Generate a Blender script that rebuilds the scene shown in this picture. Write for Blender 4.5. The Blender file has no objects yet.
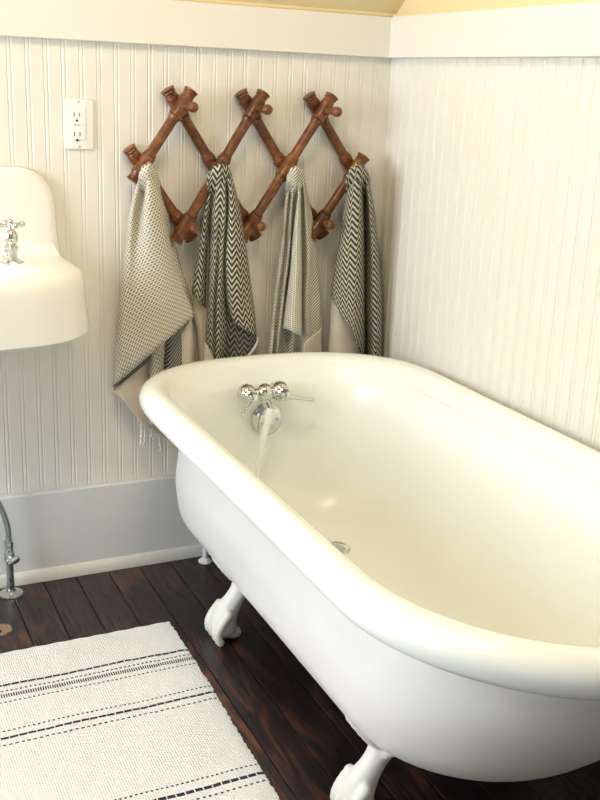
import bpy, bmesh, math, random
from mathutils import Vector, Matrix
random.seed(7)
S = bpy.context.scene
COL = S.collection

# ------------------------------------------------------------------ camera
cam_d = bpy.data.cameras.new('camera')
cam = bpy.data.objects.new('camera', cam_d)
COL.objects.link(cam)
cam_d.sensor_fit = 'VERTICAL'
cam_d.sensor_height = 24
cam_d.lens = 24 * 1025.03 / 800
cam_d.clip_start = .01
A_, B_, C_ = .4505, .29860, .0435
_ca, _sa, _cb, _sb = math.cos(A_), math.sin(A_), math.cos(B_), math.sin(B_)
_f = Vector((_sa * _cb, _ca * _cb, -_sb))
_r = Vector((_ca, -_sa, 0))
_u = _r.cross(_f)
_r2 = _r * math.cos(C_) + _u * math.sin(C_)
_u2 = -_r * math.sin(C_) + _u * math.cos(C_)
M_ = Matrix((_r2, _u2, -_f)).transposed().to_4x4()
M_.translation = Vector((-1.4409, -2.5092, 1.2788))
cam.matrix_world = M_
S.camera = cam

# ------------------------------------------------------------------ light
w = bpy.data.worlds.new('world')
S.world = w
w.use_nodes = True
w.node_tree.nodes['Background'].inputs[0].default_value = (.62, .78, 1, 1)
w.node_tree.nodes['Background'].inputs[1].default_value = 1.0


def area(name, loc, target, sx, sy, power, colour):
    d = bpy.data.lights.new(name, 'AREA')
    d.shape = 'RECTANGLE'
    d.size, d.size_y = sx, sy
    d.energy = power
    d.color = colour
    o = bpy.data.objects.new(name, d)
    COL.objects.link(o)
    o.location = loc
    o.rotation_euler = (Vector(target) - Vector(loc)).to_track_quat('-Z', 'Y').to_euler()
    return o


area('window_daylight', (-2.88, -.92, 1.40), (0, -.85, .75), 1.35, 1.15, 40, (.86, .93, 1))
area('rear_window_daylight', (-1.6, -3.85, 1.5), (-.8, 0, .7), 1.0, 1.1, .8, (.86, .93, 1))
area('ceiling_lamp_light', (-1.05, -1.05, 2.25), (-.8, -.8, 0), .55, .55, 17, (1, .84, .60))

S.view_settings.view_transform = 'Standard'
S.view_settings.look = 'None'
S.view_settings.gamma = 1
S.view_settings.use_curve_mapping = False
S.view_settings.exposure = .44
S.cycles.use_denoising = True


# ------------------------------------------------------------------ node materials
class NM:
    def __init__(s, name):
        s.m = bpy.data.materials.new(name)
        s.m.use_nodes = True
        s.t = s.m.node_tree
        s.b = s.t.nodes['Principled BSDF']

    def n(s, typ, **kw):
        nd = s.t.nodes.new(typ)
        for k, v in kw.items():
            if k.startswith('i_'):
                key = k[2:]
                key = int(key) if key.isdigit() else key
                nd.inputs[key].default_value = v
            else:
                setattr(nd, k, v)
        return nd

    def l(s, a, b):
        s.t.links.new(a, b)

    def math(s, op, a, b=None, c=None):
        nd = s.n('ShaderNodeMath', operation=op)
        for i, v in enumerate((a, b, c)):
            if v is None:
                continue
            if isinstance(v, (int, float)):
                nd.inputs[i].default_value = v
            else:
                s.l(v, nd.inputs[i])
        return nd.outputs[0]

    def mix(s, f, a, b):
        nd = s.n('ShaderNodeMix', data_type='RGBA')
        for sock, v in ((nd.inputs[0], f), (nd.inputs[6], a), (nd.inputs[7], b)):
            if isinstance(v, (int, float)):
                sock.default_value = v
            elif isinstance(v, tuple):
                sock.default_value = (*v, 1) if len(v) == 3 else v
            else:
                s.l(v, sock)
        return nd.outputs[2]

    def coords(s, kind='Object'):
        return s.n('ShaderNodeTexCoord').outputs[kind]

    def noise(s, vec, scale, detail=3, rough=.5):
        nd = s.n('ShaderNodeTexNoise', i_Scale=scale, i_Detail=detail, i_Roughness=rough)
        s.l(vec, nd.inputs['Vector'])
        return nd.outputs['Fac']

    def ramp(s, f, stops):
        nd = s.n('ShaderNodeValToRGB')
        r = nd.color_ramp
        while len(r.elements) < len(stops):
            r.elements.new(.5)
        for e, (p, c) in zip(r.elements, stops):
            e.position = p
            e.color = (*c, 1) if isinstance(c, tuple) else (c, c, c, 1)
        s.l(f, nd.inputs[0])
        return nd.outputs[0]

    def mapping(s, vec, sc):
        nd = s.n('ShaderNodeMapping')
        nd.inputs['Scale'].default_value = sc
        s.l(vec, nd.inputs['Vector'])
        return nd.outputs[0]

    def bump(s, h, strength=.2, dist=.002):
        nd = s.n('ShaderNodeBump', i_Strength=strength, i_Distance=dist)
        s.l(h, nd.inputs['Height'])
        s.l(nd.outputs[0], s.b.inputs['Normal'])

    def set(s, col=None, rough=None, metal=None, **kw):
        if col is not None:
            if isinstance(col, tuple):
                s.b.inputs['Base Color'].default_value = (*col, 1)
            else:
                s.l(col, s.b.inputs['Base Color'])
        if rough is not None:
            if isinstance(rough, (int, float)):
                s.b.inputs['Roughness'].default_value = rough
            else:
                s.l(rough, s.b.inputs['Roughness'])
        if metal is not None:
            s.b.inputs['Metallic'].default_value = metal
        for k, v in kw.items():
            s.b.inputs[k.replace('_', ' ')].default_value = v
        return s.m


def m_paint(name, c1, c2, rough=.45, bump=.12, scale=9):
    k = NM(name)
    v = k.coords()
    f = k.noise(v, scale, 5)
    g = k.noise(v, 160, 2)
    k.bump(k.math('ADD', f, k.math('MULTIPLY', g, .25)), bump, .002)
    return k.set(k.mix(f, c1, c2), rough)


def m_metal(name, col, rough):
    k = NM(name)
    f = k.noise(k.coords(), 60, 3)
    return k.set(k.mix(f, col, tuple(c * .9 for c in col)), k.math('MULTIPLY_ADD', f, .08, rough), 1)


def m_wood_rack():
    k = NM('stained_bamboo_style_wood')
    v = k.coords()
    f = k.noise(k.mapping(v, (60, 60, 60)), 1, 4)
    g = k.noise(v, 9, 3)
    c = k.ramp(k.math('MULTIPLY_ADD', f, .55, k.math('MULTIPLY', g, .45)),
               [(.3, (.040, .010, .004)), (.5, (.145, .044, .011)), (.72, (.33, .125, .032))])
    k.bump(f, .2, .001)
    return k.set(c, .33)


def m_floor():
    k = NM('dark_stained_pine_boards')
    v = k.coords()
    sep = k.n('ShaderNodeSeparateXYZ')
    k.l(v, sep.inputs[0])
    x, y = sep.outputs[0], sep.outputs[1]
    bid = k.math('FLOOR', k.math('DIVIDE', k.math('ADD', x, .972 + .0865 * 60), .0865))
    wn = k.n('ShaderNodeTexWhiteNoise', noise_dimensions='1D')
    k.l(bid, wn.inputs['W'])
    rnd = wn.outputs['Value']
    comb = k.n('ShaderNodeCombineXYZ')
    k.l(k.math('ADD', x, k.math('MULTIPLY', rnd, 3.1)), comb.inputs[0])
    k.l(k.math('ADD', k.math('MULTIPLY', y, .16), k.math('MULTIPLY', rnd, 7.7)), comb.inputs[1])
    cathedral = k.noise(comb.outputs[0], 11, 3, .45)
    rings = k.math('SINE', k.math('MULTIPLY', cathedral, 70))
    comb2 = k.n('ShaderNodeCombineXYZ')
    k.l(x, comb2.inputs[0])
    k.l(k.math('MULTIPLY', y, .03), comb2.inputs[1])
    k.l(rnd, comb2.inputs[2])
    fine = k.noise(comb2.outputs[0], 260, 3, .6)
    patch = k.noise(v, 3.6, 3, .5)
    grain = k.math('ADD', k.math('MULTIPLY', rings, .15), k.math('MULTIPLY', fine, .55))
    tone = k.math('ADD', grain, k.math('MULTIPLY', k.math('SUBTRACT', patch, .5), 1.2))
    tone = k.math('ADD', tone, k.math('MULTIPLY', k.math('SUBTRACT', rnd, .5), .10))
    c = k.ramp(tone, [(.12, (.0085, .005, .005)), (.36, (.024, .011, .010)), (.54, (.085, .030, .016)),
                      (.78, (.20, .076, .034))])
    # worn pale splinters beside the hole under the sink
    d = k.n('ShaderNodeVectorMath', operation='DISTANCE')
    d.inputs[1].default_value = (-1.118, -.245, 0)
    k.l(v, d.inputs[0])
    worn = k.math('LESS_THAN', k.math('ADD', d.outputs['Value'], k.math('MULTIPLY', fine, .03)), .042)
    c = k.mix(worn, c, (.30, .18, .10))
    # small scuffs
    sc = k.noise(v, 95, 2, .7)
    c = k.mix(k.math('MULTIPLY', k.math('GREATER_THAN', sc, .735), .45), c, (.20, .17, .15))
    k.bump(k.math('ADD', fine, k.math('MULTIPLY', rings, .15)), .35, .0012)
    return k.set(c, k.math('MULTIPLY_ADD', fine, .22, .20), Specular_IOR_Level=.55)


def m_weave_plain(name, c1, c2):
    k = NM(name)
    v = k.coords('UV')
    f = k.noise(k.mapping(v, (900, 900, 900)), 1, 2)
    g = k.noise(k.mapping(v, (40, 40, 40)), 1, 3)
    k.bump(f, .3, .0008)
    return k.set(k.mix(k.math('MULTIPLY_ADD', f, .6, k.math('MULTIPLY', g, .4)), c1, c2), .9)


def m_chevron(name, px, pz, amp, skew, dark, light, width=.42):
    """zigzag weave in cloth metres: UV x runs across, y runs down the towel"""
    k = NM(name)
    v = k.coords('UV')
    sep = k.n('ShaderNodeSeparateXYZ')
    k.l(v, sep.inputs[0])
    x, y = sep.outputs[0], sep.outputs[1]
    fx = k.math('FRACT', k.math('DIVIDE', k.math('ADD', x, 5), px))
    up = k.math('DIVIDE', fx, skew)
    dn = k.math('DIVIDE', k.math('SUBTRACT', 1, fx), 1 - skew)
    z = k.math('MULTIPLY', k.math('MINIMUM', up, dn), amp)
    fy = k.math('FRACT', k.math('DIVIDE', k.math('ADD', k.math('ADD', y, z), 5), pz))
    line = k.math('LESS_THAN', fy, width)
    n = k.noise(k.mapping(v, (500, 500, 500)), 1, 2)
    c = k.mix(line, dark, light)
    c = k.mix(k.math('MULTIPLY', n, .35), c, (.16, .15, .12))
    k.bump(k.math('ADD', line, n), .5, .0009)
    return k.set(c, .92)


def m_dashes(name, px, pz, slant, light, dark, fill):
    """pale basket weave with rows of small dark dashes"""
    k = NM(name)
    v = k.coords('UV')
    sep = k.n('ShaderNodeSeparateXYZ')
    k.l(v, sep.inputs[0])
    x, y = sep.outputs[0], sep.outputs[1]
    xs = k.math('ADD', k.math('ADD', x, k.math('MULTIPLY', y, slant)), 5)
    col = k.math('FLOOR', k.math('DIVIDE', xs, px))
    fx = k.math('FRACT', k.math('DIVIDE', xs, px))
    off = k.math('MULTIPLY', k.math('MODULO', col, 2), pz * .5)
    fy = k.math('FRACT', k.math('DIVIDE', k.math('ADD', k.math('ADD', y, off), k.math('ADD', k.math('MULTIPLY', fx, pz * .35), 5)), pz))
    a = k.math('LESS_THAN', k.math('ABSOLUTE', k.math('SUBTRACT', fx, .5)), .30)
    b = k.math('LESS_THAN', fy, fill)
    dash = k.math('MULTIPLY', a, b)
    n = k.noise(k.mapping(v, (420, 420, 420)), 1, 2)
    c = k.mix(dash, light, dark)
    c = k.mix(k.math('MULTIPLY', n, .25), c, (.62, .57, .46))
    k.bump(k.math('SUBTRACT', n, dash), .6, .0012)
    return k.set(c, .92)


def m_stripes(name, light, dark, period, slant):
    k = NM(name)
    v = k.coords('UV')
    sep = k.n('ShaderNodeSeparateXYZ')
    k.l(v, sep.inputs[0])
    x, y = sep.outputs[0], sep.outputs[1]
    f = k.math('FRACT', k.math('DIVIDE', k.math('ADD', k.math('ADD', y, k.math('MULTIPLY', x, slant)), 5), period))
    n = k.noise(k.mapping(v, (300, 300, 300)), 1, 2)
    c = k.mix(k.math('GREATER_THAN', k.math('MULTIPLY_ADD', n, .15, f), .5), light, dark)
    return k.set(c, .92)


def m_rug():
    k = NM('woven_cotton_rug')
    v = k.coords()
    sep = k.n('ShaderNodeSeparateXYZ')
    k.l(v, sep.inputs[0])
    x, y = sep.outputs[0], sep.outputs[1]
    nz = k.noise(v, 30, 3)
    fz = k.noise(v, 420, 2)
    yy = k.math('ADD', y, k.math('MULTIPLY', k.math('SUBTRACT', nz, .5), .006))
    ribs = k.math('SINE', k.math('MULTIPLY', yy, 2 * math.pi / .0085))
    warp = k.math('SINE', k.math('MULTIPLY', x, 2 * math.pi / .0052))
    base = k.mix(k.math('MULTIPLY_ADD', ribs, .10, k.math('MULTIPLY', fz, .6)), (.88, .87, .84), (.74, .73, .70))
    c = base

    def stripe(y0, half, px, duty, c, phase=0.0, navy=(.022, .025, .055)):
        inb = k.math('LESS_THAN', k.math('ABSOLUTE', k.math('SUBTRACT', yy, y0)), half)
        fx = k.math('FRACT', k.math('DIVIDE', k.math('ADD', k.math('ADD', x, k.math('MULTIPLY', nz, .004)), 9 + phase), px))
        dash = k.math('LESS_THAN', fx, duty)
        return k.mix(k.math('MULTIPLY', inb, dash), c, navy)
    for y0, half, px, duty in STRIPES:
        c = stripe(y0, half, px, duty, c)
    k.bump(k.math('ADD', k.math('MULTIPLY', ribs, .5), k.math('ADD', k.math('MULTIPLY', warp, .4), fz)), .7, .0022)
    return k.set(c, .95)


STRIPES = [(-.500, .0036, .018, .90), (-.523, .0025, .010, .55), (-.541, .0065, .0052, .55), (-.564, .0022, .010, .5),
           (-.664, .0022, .010, .5), (-.688, .0036, .018, .90), (-.712, .0022, .012, .55),
           (-.952, .0022, .010, .5), (-.980, .0045, .018, .87), (-1.004, .0022, .012, .5),
           (-1.20, .0050, .021, .80), (-1.223, .0025, .010, .55), (-1.245, .0022, .010, .5)]

M = {}
M['bead_back'] = m_paint('cream_painted_beadboard', (.785, .755, .68), (.815, .785, .715), .42)
M['trim'] = m_paint('cream_painted_trim', (.80, .77, .70), (.825, .80, .735), .4)
M['baseboard'] = m_paint('grey_white_painted_baseboard', (.74, .74, .70), (.79, .785, .75), .45, .25, 14)
M['far_wall'] = m_paint('taupe_unseen_wall_low_bounce', (.30, .28, .25), (.34, .32, .29), .6)  # unseen walls toned dark to cut bounced light on the tub's near end
M['foot'] = m_paint('cream_painted_cast_iron', (.80, .78, .71), (.84, .82, .76), .4, .35, 25)
M['shoe'] = m_paint('worn_cream_shoe_moulding', (.66, .63, .54), (.76, .73, .64), .5, .4, 30)
M['ceiling'] = m_paint('warm_yellow_painted_ceiling', (.80, .655, .38), (.84, .70, .42), .55)
M['enamel'] = m_paint('glossy_white_enamel', (.855, .875, .825), (.87, .888, .845), .27, .03, 5)
M['iron'] = m_paint('white_painted_cast_iron', (.755, .735, .715), (.80, .785, .765), .36, .7, 12)
M['porcelain'] = m_paint('white_porcelain', (.86, .85, .80), (.88, .87, .82), .12, .02, 4)
M['chrome'] = m_metal('polished_chrome', (.70, .71, .69), .06)
M['dull_chrome'] = m_metal('dull_chrome', (.55, .60, .62), .24)
M['braid'] = m_metal('grey_braided_hose', (.40, .47, .49), .42)
M['rack'] = m_wood_rack()
M['floor'] = m_floor()
M['rug'] = m_rug()
M['plastic'] = m_paint('white_plastic', (.86, .86, .83), (.88, .88, .85), .3, .02)
M['black'] = m_paint('dark_slots', (.012, .012, .012), (.02, .02, .02), .6)
M['grey'] = m_paint('pale_grey_plastic', (.50, .50, .49), (.56, .56, .55), .4, .02)
M['gap'] = m_paint('dark_subfloor', (.004, .003, .003), (.008, .006, .005), .8)
M['zig_bold'] = m_chevron('bold_black_and_cream_zigzag_weave', .026, .0165, .019, .5, (.017, .017, .013), (.66, .61, .47), .40)
M['zig_fine'] = m_chevron('fine_black_and_cream_stepped_weave', .024, .0160, .0175, .30, (.017, .018, .014), (.60, .56, .42), .42)
M['waffle'] = m_dashes('cream_waffle_weave_with_grey_flecks', .0088, .0085, .55, (.74, .70, .585), (.15, .14, .11), .62)
M['twill'] = m_dashes('cream_twill_with_grey_rows', .0078, .0056, .0, (.76, .72, .60), (.16, .155, .13), .50)
M['hem'] = m_weave_plain('plain_oatmeal_cotton', (.60, .52, .41), (.72, .64, .52))
M['band'] = m_stripes('oatmeal_cotton_with_grey_stripes', (.42, .40, .34), (.085, .09, .085), .0115, .75)
M['ribs'] = m_stripes('pale_ribbed_cotton', (.78, .74, .62), (.27, .255, .205), .0095, .85)
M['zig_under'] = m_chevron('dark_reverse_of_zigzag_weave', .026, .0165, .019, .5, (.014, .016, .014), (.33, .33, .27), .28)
M['stripe'] = m_weave_plain('charcoal_stripe_and_edge_shade', (.07, .075, .07), (.13, .13, .12))  # grey stripes and the shade under the front fold, put into one colour
M['tassel'] = m_weave_plain('off_white_cotton_cord', (.74, .72, .66), (.82, .80, .74))


def m_water():
    k = NM('running_water')
    f = k.noise(k.mapping(k.coords(), (80, 80, 12)), 1, 2)
    k.bump(f, .3, .001)
    return k.set((.93, .95, .93), .06, None, Transmission_Weight=.1, IOR=1.33)


M['water'] = m_water()
k = NM('window_glass')
k.bump(k.noise(k.coords(), 3, 2), .02, .001)
M['glass'] = k.set((1, 1, 1), .0, None, Transmission_Weight=1.0, IOR=1.02)

# ------------------------------------------------------------------ object helpers
ORIG = {}


def link(name, me, mat, parent=None, smooth=True):
    """vertices come in world metres; they are made local to the parent's base"""
    o = bpy.data.objects.new(name, me)
    COL.objects.link(o)
    base = ORIG.get(parent.name, Vector((0, 0, 0))) if parent else Vector((0, 0, 0))
    ORIG[o.name] = base
    if base.length > 0:
        me.transform(Matrix.Translation(-base))
    if parent:
        o.parent = parent
    for m in (mat if isinstance(mat, (list, tuple)) else [mat]):
        me.materials.append(m)
    if smooth:
        for p in me.polygons:
            p.use_smooth = True
    return o


def thing(name, loc, label, cat, group=None):
    o = bpy.data.objects.new(name, None)
    o.empty_display_size = .05
    COL.objects.link(o)
    o.location = loc
    ORIG[o.name] = Vector(loc)
    tag(o, label, cat, group)
    return o


def tag(o, label, cat, group=None):
    o['label'] = label
    o['category'] = cat
    if group:
        o['group'] = group
    return o


def structure(o):
    o['kind'] = 'structure'
    return o


class MB:
    def __init__(s):
        s.v, s.f, s.uv = [], [], []

    def grid(s, P, closed_u=False, closed_v=False, flip=False, cap0=False, cap1=False):
        """P: rows of points"""
        b = len(s.v)
        R, K = len(P), len(P[0])
        for r in P:
            s.v += [tuple(q) for q in r]
        for i in range(R if closed_v else R - 1):
            for j in range(K if closed_u else K - 1):
                a = b + i * K + j
                c = b + i * K + (j + 1) % K
                d = b + ((i + 1) % R) * K + (j + 1) % K
                e = b + ((i + 1) % R) * K + j
                s.f.append((a, e, d, c) if flip else (a, c, d, e))
        if cap0:
            q = [b + j for j in range(K)]
            s.f.append(tuple(q) if flip else tuple(reversed(q)))
        if cap1:
            q = [b + (R - 1) * K + j for j in range(K)]
            s.f.append(tuple(reversed(q)) if flip else tuple(q))
        return s

    def box(s, x0, x1, y0, y1, z0, z1):
        b = len(s.v)
        s.v += [(x, y, z) for z in (z0, z1) for y in (y0, y1) for x in (x0, x1)]
        for q in ((0, 2, 3, 1), (4, 5, 7, 6), (0, 1, 5, 4), (2, 6, 7, 3), (0, 4, 6, 2), (1, 3, 7, 5)):
            s.f.append(tuple(b + i for i in q))
        return s

    def lathe(s, p0, axis, prof, seg=24, squash=1.0):
        """prof: (distance along axis, radius)"""
        ax = Vector(axis).normalized()
        t = Vector((0, 0, 1)) if abs(ax.z) < .9 else Vector((1, 0, 0))
        e1 = ax.cross(t).normalized()
        e2 = ax.cross(e1)
        p0 = Vector(p0)
        P = []
        for h, r in prof:
            P.append([p0 + ax * h + (e1 * math.cos(a) + e2 * math.sin(a) * squash) * max(r, 1e-5)
                      for a in (2 * math.pi * j / seg for j in range(seg))])
        return s.grid(P, closed_u=True, cap0=True, cap1=True, flip=True)

    def tube(s, pts, rad, seg=12):
        pts = [Vector(p) for p in pts]
        P = []
        n = len(pts)
        e1 = None
        for i, p in enumerate(pts):
            d = (pts[min(i + 1, n - 1)] - pts[max(i - 1, 0)]).normalized()
            if e1 is None:
                t = Vector((0, 0, 1)) if abs(d.z) < .9 else Vector((0, 1, 0))
                e1 = d.cross(t).normalized()
            e1 = (e1 - d * e1.dot(d)).normalized()
            e2 = d.cross(e1)
            r = rad[i] if isinstance(rad, (list, tuple)) else rad
            P.append([p + (e1 * math.cos(a) + e2 * math.sin(a)) * r for a in (2 * math.pi * j / seg for j in range(seg))])
        return s.grid(P, closed_u=True, cap0=True, cap1=True, flip=True)

    def sphere(s, c, r, seg=20, sc=(1, 1, 1)):
        prof = [(-math.cos(math.pi * i / 12), math.sin(math.pi * i / 12)) for i in range(13)]
        b = len(s.v)
        s.lathe((0, 0, 0), (0, 0, 1), prof, seg)
        c = Vector(c)
        for i in range(b, len(s.v)):
            q = s.v[i]
            s.v[i] = (c.x + q[0] * r * sc[0], c.y + q[1] * r * sc[1], c.z + q[2] * r * sc[2])
        return s

    def mesh(s, name='mesh', uv=None):
        me = bpy.data.meshes.new(name)
        me.from_pydata([tuple(q) for q in s.v], [], s.f)
        me.update()
        return me

    def build(s, name, mat, parent=None, smooth=True, bevel=0):
        me = s.mesh(name)
        if bevel:
            bm = bmesh.new()
            bm.from_mesh(me)
            bmesh.ops.bevel(bm, geom=bm.edges[:], offset=bevel, segments=3, profile=.5, affect='EDGES', clamp_overlap=True)
            bm.to_mesh(me)
            bm.free()
        o = link(name, me, mat, parent, smooth)
        if smooth:
            sharp(o)
        return o


def sharp(o, ang=40):
    bm = bmesh.new()
    bm.from_mesh(o.data)
    for e in bm.edges:
        if len(e.link_faces) == 2 and e.calc_face_angle(0) > math.radians(ang):
            e.smooth = False
    bm.to_mesh(o.data)
    bm.free()


def spline(pts, n):
    """Catmull-Rom through pts, n steps per span"""
    P = [Vector(p) for p in pts]
    P = [2 * P[0] - P[1]] + P + [2 * P[-1] - P[-2]]
    out = []
    for i in range(1, len(P) - 2):
        a, b, c, d = P[i - 1:i + 3]
        for k in range(n):
            t = k / n
            out.append(.5 * ((2 * b) + (c - a) * t + (2 * a - 5 * b + 4 * c - d) * t * t + (3 * b - a - 3 * c + d) * t ** 3))
    out.append(P[-2])
    return out


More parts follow.
